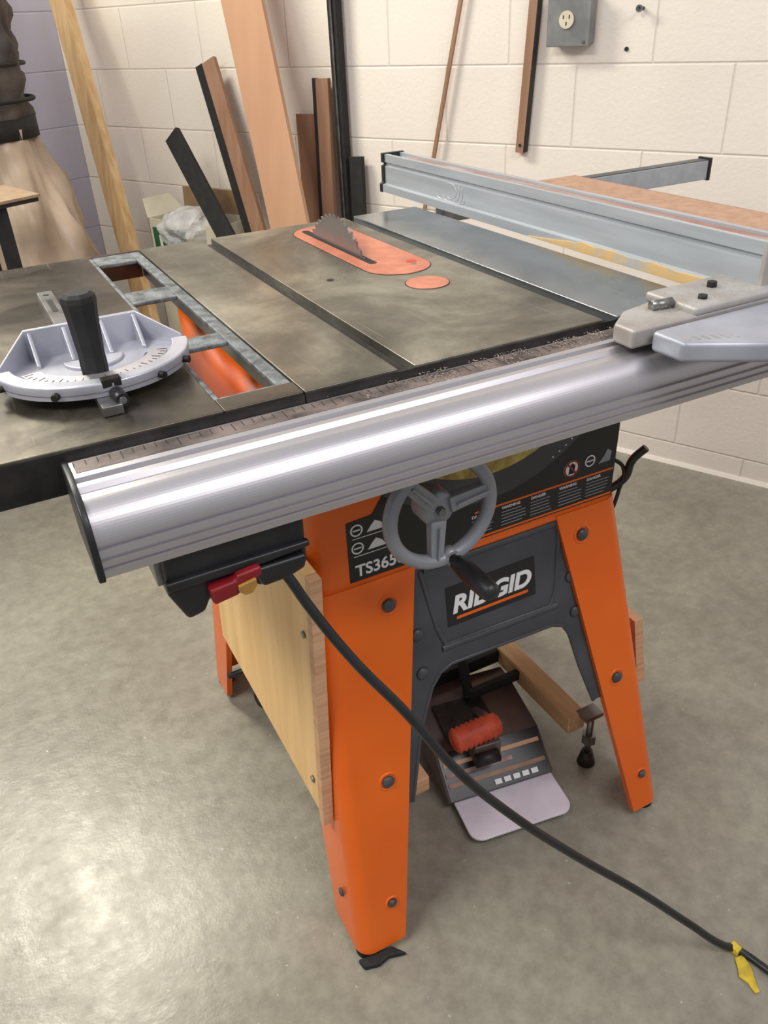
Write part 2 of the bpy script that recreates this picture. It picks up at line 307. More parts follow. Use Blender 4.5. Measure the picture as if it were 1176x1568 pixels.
# switch box
prism('switch_box',[(-.296,.838),(-.166,.838),(-.167,.784),(-.185,.777),(-.215,.775),(-.222,.781),(-.262,.779),(-.268,.767),(-.284,.764),(-.297,.795)],'Y',-.088,-.012,'black',saw,.004,seg=3)
prism('switch_ledge',[(-.298,.812),(-.165,.812),(-.165,.806),(-.215,.802),(-.298,.803)],'Y',-.094,-.086,'black',saw,.002)
prism('switch_rocker_frame',[(-.222,.800),(-.17,.800),(-.172,.786),(-.19,.780),(-.214,.779)],'Y',-.096,-.087,'black',saw,.003)
prism('switch_paddle',[(-.264,.797),(-.240,.799),(-.238,.804),(-.215,.806),(-.215,.796),(-.225,.792),(-.240,.783),(-.262,.780)],'Y',-.101,-.086,'red',saw,.003)
prism('switch_key',[(-.239,.794),(-.222,.797),(-.222,.790),(-.227,.783),(-.234,.783),(-.239,.788)],'Y',-.104,-.100,'yel',saw,.001)
box('switch_bracket',-.302,-.295,-.075,-.04,.80,.842,'steel',saw,.001)
def rrect(x0,x1,y0,y1,r,n=6):
    P=[]
    for cx,cy,a0 in((x1-r,y1-r,0),(x0+r,y1-r,90),(x0+r,y0+r,180),(x1-r,y0+r,270)):
        for i in range(n+1):
            a=math.radians(a0+90*i/n);P.append((cx+r*math.cos(a),cy+r*math.sin(a)))
    return P
def loft(name,secs,m,parent,caps=True):
    V=[];F=[];n=len(secs[0][0])
    for pts,z in secs: V+=[(p[0],p[1],z) for p in pts]
    for j in range(len(secs)-1):
        for i in range(n): F.append((j*n+i,j*n+(i+1)%n,(j+1)*n+(i+1)%n,(j+1)*n+i))
    if caps: F+= [tuple(range(n)),tuple(range((len(secs)-1)*n,len(secs)*n))]
    return mk(name,V,F,m,parent,smooth=False)
bx0,bx1,by0,by1=-.104,.376,.08,.57
sec=lambda e,z,r=.022:(rrect(bx0-e,bx1+e,by0-e,by1+e,r+e),z)
cab=loft('cabinet',[sec(.0,.598),sec(.003,.598),sec(.003,.602),sec(0,.607),sec(0,.72),sec(0,.868)],'orange',saw)
for p in cab.data.polygons:p.use_smooth=len(p.vertices)==4
cab.modifiers.new('w','WEIGHTED_NORMAL')
yF=by0-.0010
cA=(.145,.905)
def arcband(r0,r1,a0,a1,n=24):
    return [(cA[0]+r1*math.cos(math.radians(a0+(a1-a0)*i/n)),cA[1]+r1*math.sin(math.radians(a0+(a1-a0)*i/n))) for i in range(n+1)]+[(cA[0]+r0*math.cos(math.radians(a1+(a0-a1)*i/n)),cA[1]+r0*math.sin(math.radians(a1+(a0-a1)*i/n))) for i in range(n+1)]
prism('front_label',[(-.055,.609),(.366,.609),(.370,.80),(.05,.80),(-.02,.70),(-.055,.698)],'Y',yF,by0+.002,'label',saw,.0003)
prism('bevel_slot_plate',arcband(.195,.236,205,335),'Y',yF-.002,by0,'grey',saw,.0006)
prism('bevel_slot_recess',arcband(.01,.196,200,340),'Y',yF-.0010,by0,'blackm',saw)
prism('trunnion_gear',arcband(.160,.193,225,330),'Y',yF-.010,by0-.001,'brass',saw,.001)
prism('trunnion_arm',[(.165,.735),(.215,.73),(.24,.80),(.15,.80)],'Y',yF-.012,by0-.002,'brass',saw,.002)
box('orange_guard',.08,.27,by0-.014,by0-.002,.738,.80,'orange',saw,.003)
for i in range(12):
    a=math.radians(298+i*3);cyl('arc_mark',(cA[0]+.228*math.cos(a),yF-.003,cA[1]+.228*math.sin(a)),(cA[0]+.228*math.cos(a),yF-.0018,cA[1]+.228*math.sin(a)),.0012,.0012,'white',saw,seg=6)
T=yF-.0006
text('label_text_model','TS3650',(-.047,T,.617),.024,'white',saw,off=.0005,sx=.95)
box('label_stripe',.13,.364,T,yF+.001,.652,.655,'orange',saw,0)
box('label_stripe_lower',.03,.364,T,yF+.001,.6115,.6145,'orange',saw,0)
for c_ in range(5):
    x=.125+c_*.048
    text('label_heading_%d'%c_,'WARNING' if c_%2 else 'DANGER',(x,T,.6455),.0062,'white',saw,off=.0001)
    for r_ in range(5):
        box('label_print_%d_%d'%(r_,c_),x,x+random.uniform(.03,.042),T,yF+.001,.6195+r_*.0051,.6208+r_*.0051,'wheel',saw,0)
def ring(name,x,z,r,w,m,y=T,n=28):
    P=[(x+r*math.cos(2*math.pi*i/n),z+r*math.sin(2*math.pi*i/n)) for i in range(n)];Q=[(x+(r-w)*math.cos(2*math.pi*i/n),z+(r-w)*math.sin(2*math.pi*i/n)) for i in range(n)]
    V=[(p[0],y,p[1]) for p in P+Q];F=[(i,(i+1)%n,n+(i+1)%n,n+i) for i in range(n)]
    return mk(name,V,F,m,saw,solid=.0006)
for (x,z) in((-.042,.685),(-.042,.659)):
    ring('icon_ring',x,z,.0085,.002,'white');box('icon_bar',x-.005,x+.005,T-.0002,T+.0004,z-.001,z+.001,'white',saw,0)
    prism('icon_wheel',[(x+.014,z-.007),(x+.040,z-.007),(x+.034,z+.002),(x+.026,z+.007),(x+.020,z+.001)],'Y',T,yF+.001,'white',saw)
    box('icon_underline',x-.006,x+.045,T,yF+.001,z-.0125,z-.0116,'white',saw,0)
ring('warning_ring',.288,.674,.0135,.0028,'red',T-.0004)
cyl('warning_disc',(.288,T-.0002,.674),(.288,T+.001,.674),.0135,.0135,'white',saw)
prism('warning_slash',[(.278,.683),(.280,.685),(.298,.665),(.296,.663)],'Y',T-.001,T,'red',saw)
prism('warning_hand',[(.283,.666),(.292,.666),(.294,.678),(.288,.683),(.284,.678)],'Y',T-.0006,T,'blackm',saw)
ring('icon_ring_right',.320,.677,.009,.002,'white');box('icon_bar_right',.314,.326,T-.0002,T+.0004,.676,.678,'white',saw,0)
prism('icon_saw_right',[(.335,.668),(.356,.668),(.358,.682),(.350,.688),(.345,.678)],'Y',T,yF+.001,'wheel',saw)
# handwheel
wc=Vector((.025,-.010,.737));
def torus(name,c,ax,Rr,r,m,parent,n=48,k=12,flat=1):
    c=Vector(c);u,v,a=basis(Vector(ax));V=[];F=[]
    for i in range(n):
        t=2*math.pi*i/n;d=u*math.cos(t)+v*math.sin(t)
        for j in range(k):
            s=2*math.pi*j/k;V.append(c+d*(Rr+r*math.cos(s))+a*(r*flat*math.sin(s)))
    for i in range(n):
        for j in range(k):F.append((i*k+j,((i+1)%n)*k+j,((i+1)%n)*k+(j+1)%k,i*k+(j+1)%k))
    return mk(name,V,F,m,parent,smooth=True)
torus('handwheel_rim',wc,(0,1,0),.0655,.0085,'wheel',saw,n=64,flat=1.1)
lathe('handwheel_hub',wc+Vector((0,.03,0)),(0,-1,0),[(.001,-.06),(.011,-.06),(.012,-.01),(.022,0),(.022,.022),(.020,.026),(.001,.026)],'wheel',saw)
cyl('hub_nut',wc+Vector((0,.004,0)),wc+Vector((0,-.004,0)),.0055,.0055,'steel',saw,seg=6,smooth=False)
for i,a in enumerate((12,132,262)):
    a=math.radians(a);d=Vector((math.cos(a),0,math.sin(a)));n_=Vector((-d.z,0,d.x))
    P=[]
    for s,w,y0,y1 in((.014,.0105,.014,.0),(.061,.0085,.006,-.006)):
        for q,yy in((-w,y0),(w,y0),(w,y1),(-w,y1)): P.append(wc+d*s+n_*q+Vector((0,yy,0)))
    mk('handwheel_spoke_%d'%i,P,[(0,1,2,3),(4,5,6,7),(0,1,5,4),(1,2,6,5),(2,3,7,6),(3,0,4,7)],'wheel',saw,.002)
    P=[]
    for s,w in((.020,.002),(.060,.0015)):
        for q,yy in((-w,.001),(w,.001),(w,-.0065),(-w,-.0065)): P.append(wc+d*s+n_*q+Vector((0,yy-(.003 if s>.05 else 0),0)))
    mk('spoke_rib_%d'%i,P,[(0,1,2,3),(4,5,6,7),(0,1,5,4),(1,2,6,5),(2,3,7,6),(3,0,4,7)],'wheel',saw,.0008)
cyl('handle_boss',(.036,-.004,.673),(.036,-.018,.673),.011,.010,'wheel',saw)
lathe('handwheel_handle',(.036,-.016,.673),(.05,-1,-.05),[(.001,0),(.006,0),(.006,.008),(.0095,.010),(.012,.03),(.0125,.055),(.0115,.074),(.008,.080),(.001,.081)],'black',saw)
# legs
def leg(name,xi0,xc0,xi1,xc1,yc0,yc1,ye0,ye1):
    def secp(xi,xc,yc,ye,r):
        sx=1 if xi>xc else -1;sy=1 if ye>yc else -1
        P=[(xi,yc+sy*.010),(xi,yc)]
        P.append((xc+sx*r,yc))
        for i in range(1,7):
            a=math.pi/2*i/7;P.append((xc+sx*r*(1-math.sin(a)),yc+sy*r*(1-math.cos(a))))
        P+=[(xc,yc+sy*r),(xc,ye),(xc+sx*.010,ye)]
        return P
    n=None;V=[];F=[];zs=[.604,.45,.3,.15,.014]
    for z in zs:
        f=(.604-z)/.59
        P=secp(xi0+(xi1-xi0)*f,xc0+(xc1-xc0)*f,yc0+(yc1-yc0)*f,ye0+(ye1-ye0)*f,.022)
        n=len(P);V+=[(p[0],p[1],z) for p in P]
    for j in range(len(zs)-1):
        for i in range(n-1):F.append((j*n+i,j*n+i+1,(j+1)*n+i+1,(j+1)*n+i))
    o=mk(name,V,F,'orange',saw,smooth=True,solid=.003)
    e=o.modifiers.new('e','EDGE_SPLIT');e.split_angle=math.radians(40)
    return o
leg('leg_front_left',.035,-.106,-.062,-.135,.077,-.037,.21,.052)
leg('leg_front_right',.267,.378,.396,.452,.077,-.037,.21,.052)
leg('leg_rear_left',.035,-.106,-.062,-.135,.573,.683,.44,.60)
leg('leg_rear_right',.267,.378,.396,.452,.573,.683,.44,.60)
for nm,(x,y) in {'fl':(-.118,-.018),'fr':(.434,-.018),'rl':(-.118,.664),'rr':(.434,.664)}.items():
    cyl('foot_pad_'+nm,(x,y,0),(x,y,.018),.017,.014,'blackm',saw)
prism('leveling_lever',[(-.140,-.032),(-.086,-.037),(-.070,-.058),(-.097,-.050),(-.115,-.054),(-.137,-.048)],'Z',0,.010,'blackm',saw,.003)
for (x,z) in((-.009,.564),(-.049,.301),(-.0735,.091),(.309,.565),(.365,.301),(.413,.088)):
    y=.0755-(.604-z)*.1932;r=.0082 if z>.2 else .006
    torus('bolt_dimple',(x,y+.001,z),(0,-1,.19),r*1.6,.0022,'orange',saw,n=24,k=8)
    lathe('leg_bolt',(x,y,z),(0,-1,.19),[(r*1.15,0),(r*1.15,.002),(r,.0035),(r*.5,.006),(.0005,.0068)],'grey',saw,seg=16)
lathe('leg_bolt_side',(-.1345,.02,.105),(-1,0,.05),[(.007,0),(.006,.003),(.0005,.005)],'grey',saw,seg=14)
def apron(name,front,pts,m='grey',th=.003):
    V=[]
    for off in(0,th):
        for (x,z) in pts:
            y=.083-(.604-z)*.1932+off if front else .567+(.604-z)*.186-off
            V.append((x,y,z))
    n=len(pts);F=[tuple(range(n)),tuple(range(n,2*n))]+[(i,(i+1)%n,n+(i+1)%n,n+i) for i in range(n)]
    return mk(name,V,F,m,saw,.001)
arch=[(-.06,.604),(.33,.604),(.37,.27),(.323,.27),(.300,.34),(.283,.405),(.272,.424),(.252,.432),(.078,.437),(.058,.430),(.042,.412),(.015,.35),(-.012,.24),(-.055,.24)]
apron('apron_front',True,arch)
apron('apron_rear',False,arch)
def onap(x,z,o): return (x,.083-(.604-z)*.1932-o,z)
for nm,path in {'upper':[(.05,.590),(.27,.590)],'lower':[(.065,.465),(.262,.462)]}.items():
    tube('apron_rib_'+nm,[onap(x,z,-.002) for x,z in path],.006,'grey',saw,kind='POLY')
tube('apron_emboss',[onap(.045,.59,-.0005),onap(.06,.50,-.0005),onap(.07,.47,-.0005),onap(.25,.465,-.0005),onap(.262,.49,-.0005),onap(.275,.59,-.0005)],.0035,'grey',saw,kind='POLY')
tube('apron_lip',[onap(x,z,-.001) for x,z in [(.323,.27),(.300,.34),(.283,.405),(.272,.424),(.252,.432),(.078,.437),(.058,.430),(.042,.412),(.015,.35),(-.012,.24)]],.003,'grey',saw,kind='POLY')
for x,z in((.03,.50),(.29,.50),(.03,.44),(.295,.44)):
    lathe('apron_dimple',onap(x,z,0),(0,-1,.19),[(.010,0),(.008,.003),(.0005,.0045)],'grey',saw,seg=16)
lp=[(.078,.494),(.226,.494),(.228,.553),(.080,.553)]
V=[onap(x,z,.0008) for x,z in lp]+[onap(x,z,.0) for x,z in lp]
mk('logo_plate',V,[(0,1,2,3),(4,5,6,7),(0,1,5,4),(1,2,6,5),(2,3,7,6),(3,0,4,7)],'label',saw)
ta=math.pi/2-math.atan(.1932)
text('logo_text','RIDGID',onap(.086,.513,.0014),.035,'white',saw,rot=(ta,0,0),off=.0014,shear=.25,sx=1.12)
lp=[(.092,.502),(.212,.502),(.213,.5065),(.093,.5065)]
mk('logo_underline',[onap(x,z,.0014) for x,z in lp],[(0,1,2,3)],'orange',saw)
box('apron_right',.372,.376,.2,.45,.43,.60,'grey',saw,.001)
def pan(name,y0,y1,z0,z1,xa,th,m,side=-1):
    V=[]
    for z in(z0,z1):
        xb=xa+side*(.604-z)*.048
        for x in(xb,xb+side*th):
            for y in(y0,y1):V.append((x,y,z))
    return mk(name,V,[(0,1,3,2),(4,5,7,6),(0,1,5,4),(2,3,7,6),(0,2,6,4),(1,3,7,5)],m,saw,.0008)
pan('plywood_side_left',.058,.505,.25,.66,-.109,.014,'ply')
pan('plywood_batten',.042,.057,.235,.66,-.109,.016,'ply2')
mk('plywood_side_right',[(.434,.06,.355),(.452,.06,.355),(.434,.45,.355),(.452,.45,.355),(.462,.06,.205),(.480,.06,.205),(.462,.45,.205),(.480,.45,.205)],[(0,1,3,2),(4,5,7,6),(0,1,5,4),(2,3,7,6),(0,2,6,4),(1,3,7,5)],'ply2',saw,.001)
for z in(.30,.56): cyl('panel_screw',(-.109-.014-(.604-z)*.048,.075,z),(-.1265-(.604-z)*.048,.075,z),.005,.005,'steel',saw,seg=12)
tube('lock_lever',[(.378,.10,.60),(.40,.09,.62),(.402,.08,.655),(.415,.07,.675)],.006,'black',saw)
tube('hanging_strap',[(.38,.10,.655),(.395,.09,.64),(.392,.09,.60),(.385,.09,.575)],.003,'black',saw)
cyl('motor_rod',(.22,.34,.14),(.26,.46,.42),.010,.010,'grey',saw)
cyl('cross_rod',(-.09,.42,.36),(.36,.42,.36),.008,.008,'edge',saw)
tube('power_cord',[(-.19,-.03,.775),(-.175,-.05,.745),(-.163,-.06,.715),(-.131,-.09,.649),(-.088,-.12,.578),(-.041,-.15,.489),(.0205,-.17,.398),(.110,-.195,.286),(.21,-.225,.172),(.294,-.257,.072),(.345,-.283,.016),(.363,-.293,.006),(.378,-.338,.006),(.40,-.42,.006),(.5,-.52,.006)],.0056,'black',saw)
# fine dust
V=[];F=[]
def flake(x,y,z,s):
    n=len(V);a=random.uniform(0,3)
    V.extend([(x+s*math.cos(a),y+s*math.sin(a),z),(x+s*math.cos(a+2),y+s*math.sin(a+2),z),(x+s*math.cos(a+4),y+s*math.sin(a+4),z),(x,y,z+s*.3)])
    F.extend([(n,n+1,n+3),(n+1,n+2,n+3),(n+2,n,n+3)])
for i in range(1000):
    x=random.betavariate(2.2,1.6)*.46-.15
    if noise.noise(Vector((x*30,0,3)))<-.05: continue
    flake(x,random.uniform(-.036,-.004),.9058,random.uniform(.0005,.0014))
for i in range(260): flake(random.uniform(.24,.42),random.uniform(-.075,-.02),.9305 if random.random()<.4 else .9383,random.uniform(.0005,.0012))
mk('sawdust',V,F,'dust',saw)
# ------------------------------------------------------------ miter gauge
mg=empty('miter_gauge')
Z=H+.0005
boxes('guide_bar',[(-.2995,-.2805,.045,.485,Z,Z+.0095)],'steel',mg,.001)
prism('bar_slot_1',stadium(-.290,.41,.0035,.03),'Z',Z+.0094,Z+.0099,'blackm',mg)
cyl('bar_hole',(-.290,.465,Z+.009),(-.290,.465,Z+.0099),.004,.004,'blackm',mg)
cx,cy=-.2835,.164;Z1=Z+.0098
wall_pts=[(-.377,.150),(-.340,.200),(-.227,.200),(-.190,.162)]
hd=[(cx+.096*math.cos(math.radians(a)),cy+.094*math.sin(math.radians(a))) for a in range(188,360,8)]
prism('gauge_head',[(-.340,.203),(-.379,.150)]+hd+[(-.188,.162),(-.227,.203)],'Z',Z1,Z1+.005,'lav',mg,.001)
def arcp(r0,r1,a0,a1,z0,z1,name,m,bev=.001,n=24):
    o=[(cx+r1*math.cos(math.radians(a0+(a1-a0)*i/n)),cy+r1*.98*math.sin(math.radians(a0+(a1-a0)*i/n))) for i in range(n+1)]+[(cx+r0*math.cos(math.radians(a1+(a0-a1)*i/n)),cy+r0*.98*math.sin(math.radians(a1+(a0-a1)*i/n))) for i in range(n+1)]
    prism(name,o,'Z',z0,z1,m,mg,bev)
arcp(.080,.097,186,356,Z1+.004,Z1+.014,'protractor_rim','lav',.002)
arcp(.056,.075,196,344,Z1+.004,Z1+.010,'protractor_scale','alu',.001)
arcp(.052,.056,196,344,Z1+.004,Z1+.0065,'protractor_groove','edge',0)
arcp(.0,.030,180,360,Z1+.004,Z1+.008,'pivot_boss','lav',.002)
for i in range(25):
    a=math.radians(200+i*140/24);l=.005 if i%3 else .009
    p=Vector((cx+.074*math.cos(a),cy+.0725*math.sin(a),Z1+.0102));q=Vector((cx+(.074-l)*math.cos(a),cy+(.0725-l)*math.sin(a),Z1+.0102))
    cyl('degree_tick',p,q,.0003,.0003,'edge',mg,seg=5)
V=[];th=.0055;hts=(.014,.036,.036,.014)
for (x,y),h in zip(wall_pts,hts):
    for dy in(0,th):
        V+=[(x,y+dy,Z1),(x,y+dy,Z1+h)]
F=[(0,1,3,2)]
for j in range(3):
    a=j*4;b=a+4
    F+=[(a,a+1,b+1,b),(a+2,b+2,b+3,a+3),(a+1,a+3,b+3,b+1),(a,b,b+2,a+2)]
F+=[(12,14,15,13)]
mk('gauge_face',V,F,'lav',mg,.0012)
for i,x in enumerate((-.052,-.018,.02,.054)):
    prism('face_rib_%d'%i,[(.201,Z1+.034),(.168,Z1+.008),(.168,Z1+.004),(.201,Z1+.004)],'X',cx+x-.002,cx+x+.002,'lav',mg,.001)
lathe('gauge_handle',(-.289,.120,Z1+.006),(0,0,1),[(.001,0),(.0125,0),(.0130,.010),(.0125,.02),(.0135,.035),(.0148,.058),(.0165,.072),(.0158,.077),(.012,.080),(.001,.080)],'blackm',mg,seg=8,smooth=False)
cyl('stop_knob',(-.281,.070,Z1+.002),(-.279,.050,Z1+.001),.0065,.0065,'black',mg)
cyl('stop_knob_hole',(-.279,.0505,Z1+.001),(-.279,.049,Z1+.001),.0035,.0035,'steel',mg)
box('pointer_block',-.292,-.274,.069,.078,Z1+.008,Z1+.017,'edge',mg,.001)
for i,a in enumerate((200,240,300,325)):
    a=math.radians(a);p=Vector((cx+.094*math.cos(a),cy+.092*math.sin(a),Z1+.006));d=Vector((math.cos(a),math.sin(a),0))
    cyl('stop_screw_%d'%i,p,p+d*.009,.0035,.0035,'edge',mg,seg=12)
# ------------------------------------------------------------ board behind the fence
eb=box('extension_board',.482,.767,.0,.695,.9055,.925,'mdf',bevel=.001)
box('board_edge_band',.7672,.7685,.0,.695,.9055,.925,'reds',eb,0)
# ------------------------------------------------------------ mobile base
mbp=empty('mobile_base')
boxes('base_beam_right',[(.362,.400,.11,.60,.085,.125)],'pineY',mbp,.002)
boxes('base_beam_left',[(-.085,-.047,.11,.60,.085,.125)],'pineY',mbp,.002)
boxes('base_crossbeam',[(-.047,.082,.13,.168,.085,.118),(-.047,.362,.54,.578,.085,.118)],'ply2',mbp,.002)
cyl('leveling_bolt',(.405,.10,.03),(.405,.10,.125),.006,.006,'steel',mbp)
cyl('leveling_nut',(.405,.10,.055),(.405,.10,.075),.014,.014,'steel',mbp,seg=6,smooth=False)
cyl('leveling_foot',(.405,.10,.0),(.405,.10,.03),.017,.010,'edge',mbp)
box('bolt_plate',.385,.425,.09,.12,.118,.126,'steel',mbp,.001)
for i,(x,y) in enumerate(((-.075,.56),(.38,.56))):
    cyl('caster_wheel_%d'%i,(x-.012,y,.032),(x+.012,y,.032),.032,.032,'blackm',mbp,bevel=.004)
    boxes('caster_fork_%d'%i,[(x-.018,x-.014,y-.012,y+.012,.03,.085),(x+.014,x+.018,y-.012,y+.012,.03,.085),(x-.022,x+.022,y-.02,y+.02,.078,.085)],'steel',mbp,.001)
cyl('caster_rod',(-.135,.56,.10),(-.02,.56,.10),.006,.006,'edge',mbp)
boxes('frame_bar',[(-.05,.37,.33,.345,.09,.12),(.25,.37,.26,.272,.098,.118)],'blackm',mbp,.001)
# foot pedal
fpd=empty('foot_pedal')
rt=Matrix.Translation((.232,.126,0))@Matrix.Rotation(math.radians(-9),4,'Z')@Matrix.Translation((-.22,-.14,0))
before=set(S.collection.objects)
prism('pedal_block',[(.125,.030),(.19,.080),(.30,.095),(.35,.090),(.35,.02),(.125,.02)],'X',.108,.315,'pedal',fpd,.004)
P=rrect(.120,.312,.042,.15,.022)
prism('pedal_plate',P,'Z',.014,.019,'pplate',fpd,.001)
V=[(.112,.1225,.030),(.310,.1225,.030),(.310,.188,.0805),(.112,.188,.0805)]
mk('pedal_label',V,[(0,1,2,3)],'label',fpd,solid=.0015)
def pl_(f): return (.1205+.064*f,.0315+.0492*f)
for k in range(3):
    f=.28+.22*k;e=.305-.06*(k==1)
    V=[(.116,*pl_(f)),(e,*pl_(f)),(e,*pl_(f+.09)),(.116,*pl_(f+.09))]
    mk('pedal_print_%d'%k,V,[(0,1,2,3)],('tan2','reds','ply2')[k],fpd,solid=.001)
for k in range(5):
    V=[(.20+.018*k,*pl_(.08)),(.213+.018*k,*pl_(.08)),(.213+.018*k,*pl_(.19)),(.20+.018*k,*pl_(.19))]
    mk('pedal_text_%d'%k,V,[(0,1,2,3)],'white',fpd,solid=.0012)
boxes('pedal_top_plate',[(.14,.24,.20,.29,.089,.098)],'edge',fpd,.003)
pr_=[(.001,0),(.016,0),(.021,.004)]
for i in range(8): pr_+=[(.0235,.008+i*.0095),(.0200,.0125+i*.0095)]
pr_+=[(.020,.088),(.014,.092),(.001,.092)]
lathe('pedal_grip',(.132,.165,.130),(1,.05,.12),pr_,'grip',fpd,seg=20)
cyl('pedal_arm',(.22,.166,.140),(.215,.25,.095),.009,.009,'pedal',fpd)
box('pedal_bracket',.168,.22,.15,.185,.075,.115,'pedal',fpd,.003)
cyl('pedal_ring',(.165,.14,.095),(.21,.14,.095),.012,.012,'edge',fpd)
cyl('pedal_rod',(.215,.28,.10),(.235,.40,.20),.010,.010,'blackm',fpd)
for o in set(S.collection.objects)-before:
    o.matrix_world=rt@o.matrix_world
tg=empty('yellow_tape_tag')
mk('tape_wrap',[(.354,-.285,.001),(.366,-.283,.001),(.368,-.298,.001),(.356,-.300,.001),(.354,-.285,.014),(.366,-.283,.014),(.368,-.298,.014),(.356,-.300,.014)],[(0,1,2,3),(4,5,6,7),(0,1,5,4),(1,2,6,5),(2,3,7,6),(3,0,4,7)],'yel2',tg,.002)
P=[(.352,-.300),(.366,-.302),(.362,-.322),(.352,-.338),(.345,-.352),(.337,-.350),(.340,-.335),(.336,-.322),(.345,-.312)]
prism('tape_tail',P,'Z',.001,.004,'yel2',tg,.001)
# ------------------------------------------------------------ wall things
def lean(name,b,t,w,th,m,parent=None,bevel=.001,off=0):
    B=Wp(*b);T_=Wp(*t);ax=(T_-B).normalized();td=Vector((-ST,CT,0));wd=(td-ax*td.dot(ax)).normalized();nd=ax.cross(wd).normalized()
    B=B+wd*off;T_=T_+wd*off
    V=[p+wd*a*w/2+nd*c*th/2 for p in(B,T_) for a in(-1,1) for c in(-1,1)]
    return mk(name,V,[(0,1,3,2),(4,5,7,6),(0,1,5,4),(2,3,7,6),(0,2,6,4),(1,3,7,5)],m,parent,bevel)
lean('lumber_stud',(2.97,.31,.02),(3.535,.06,1.85),.082,.038,'pine')
lean('laminate_board',(2.10,.30,.015),(2.70,.03,2.2),.165,.016,'tan')
b=lean('shelf_board',(2.275,.22,.015),(2.725,.06,1.11),.075,.016,'tan2');lean('black_edge_band',(2.275,.22,.015),(2.725,.06,1.112),.034,.019,'blackm',b,off=.040)
lean('shelf_board.001',(1.99,.42,.015),(2.80,.204,.895),.070,.018,'blackm')
b=lean('shelf_board.002',(2.215,.11,.01),(2.245,.03,1.055),.055,.016,'tan2');lean('black_edge_band',(2.215,.11,.01),(2.245,.03,1.057),.014,.018,'blackm',b,off=.03)
b=lean('metal_pole',(2.175,.03,.005),(2.18,.03,2.3),.034,.03,'blackm');lean('pole_bead',(2.175,.048,.01),(2.18,.048,2.3),.006,.006,'steel',b)
lean('board_offcut',(2.08,.10,.01),(2.125,.03,.83),.05,.018,'blackm')
lean('board_offcut.001',(2.33,.04,.01),(2.335,.02,.95),.08,.014,'tan2')
lean('thin_rod',(2.02,.03,.01),(1.58,.012,1.95),.012,.008,'tan2')
b=lean('wood_strip',(1.540,.014,.865),(1.452,.014,2.2),.026,.020,'tan2');lean('strip_edge',(1.526,.014,.866),(1.438,.014,2.2),.004,.022,'edge',b)
cyl('strip_nail',Wp(1.538,.024,.885),Wp(1.538,.027,.885),.004,.004,'edge',b)
eb2=empty('electrical_outlet_box')
def wbox(name,t0,t1,d0,d1,z0,z1,m,p,bevel=.003):
    V=[Wp(t,d,z) for t in(t0,t1) for d in(d0,d1) for z in(z0,z1)];return mk(name,V,BF,m,p,bevel)
q_=.022
wbox('box_body',1.325+q_,1.437+q_,.001,.045,1.13,1.245,'ebox',eb2,.006)
wbox('box_cover',1.322+q_,1.440+q_,.045,.049,1.127,1.248,'ebox',eb2,.004)
cyl('socket_face',Wp(1.385+q_,.049,1.187),Wp(1.385+q_,.053,1.187),.020,.020,'cream',eb2,seg=32)
for (a,z_) in((-.008,.006),(.008,.006),(0,-.009)):
    wbox('socket_hole',1.385+q_+a-.0015,1.385+q_+a+.0015,.0525,.0535,1.187+z_-.004,1.187+z_+.004,'blackm',eb2,0)
for a in(-.05,.05):
    cyl('cover_screw',Wp(1.381+q_+a*.9,.049,1.187+a),Wp(1.381+q_+a*.9,.052,1.187+a),.004,.004,'steel',eb2,seg=12)
wh=empty('wall_anchor');cyl('anchor_pin',Wp(1.228,0,1.204),Wp(1.228,.03,1.204),.004,.004,'edge',wh);cyl('anchor_head',Wp(1.228,.025,1.204),Wp(1.228,.03,1.204),.008,.008,'steel',wh)
wh=empty('wall_hole_plug');cyl('plug',Wp(1.26,0,1.117),Wp(1.26,.004,1.117),.005,.005,'blackm',wh)
# carton
ct=empty('cardboard_carton')
t0_,t1_,d0_,d1_,h_=2.62,3.0,.03,.22,.60
wbox('side_back',t0_,t1_,d0_,d0_+.006,0,h_,'carton',ct,0);wbox('side_front',t0_,t1_,d1_-.006,d1_,0,h_,'carton',ct,0)
wbox('side_a',t0_,t0_+.006,d0_,d1_,0,h_,'carton',ct,0);wbox('side_b',t1_-.006,t1_,d0_,d1_,0,h_,'carton',ct,0);wbox('bottom',t0_,t1_,d0_,d1_,0,.006,'cartb',ct,0)
mk('flap_back',[Wp(t0_,d0_,h_),Wp(t1_,d0_,h_),Wp(t1_-.03,d0_+.02,h_+.09),Wp(t0_+.03,d0_+.02,h_+.09)],[(0,1,2,3)],'cartb',ct,solid=.004)
mk('flap_side',[Wp(t1_,d0_,h_),Wp(t1_,d1_,h_),Wp(t1_+.05,d1_-.03,h_+.06),Wp(t1_+.05,d0_+.03,h_+.06)],[(0,1,2,3)],'carton',ct,solid=.004)
wbox('green_logo',t1_-.20,t1_-.02,d1_,d1_+.002,h_-.14,h_-.03,'green',ct,0)
text('carton_print','UT',Wp(t1_-.05,d1_+.003,h_-.12),.09,'white',ct,rot=(math.pi/2,0,math.atan2(-CT,ST)),off=.003)
bm=bmesh.new();bmesh.ops.create_icosphere(bm,subdivisions=4,radius=.105)
for v in bm.verts:
    q=v.co.copy();k=noise.noise(q*14)*.5+noise.noise(q*30)*.3;v.co=q*(1+k*.45);v.co.z*=.75
me=bpy.data.meshes.new('plastic_bag');bm.to_mesh(me);bm.free();me.materials.append(M['bag']);pb=bpy.data.objects.new('plastic_bag',me);S.collection.objects.link(pb);pb.location=Wp(2.79,.20,.575)
pb.parent=ct
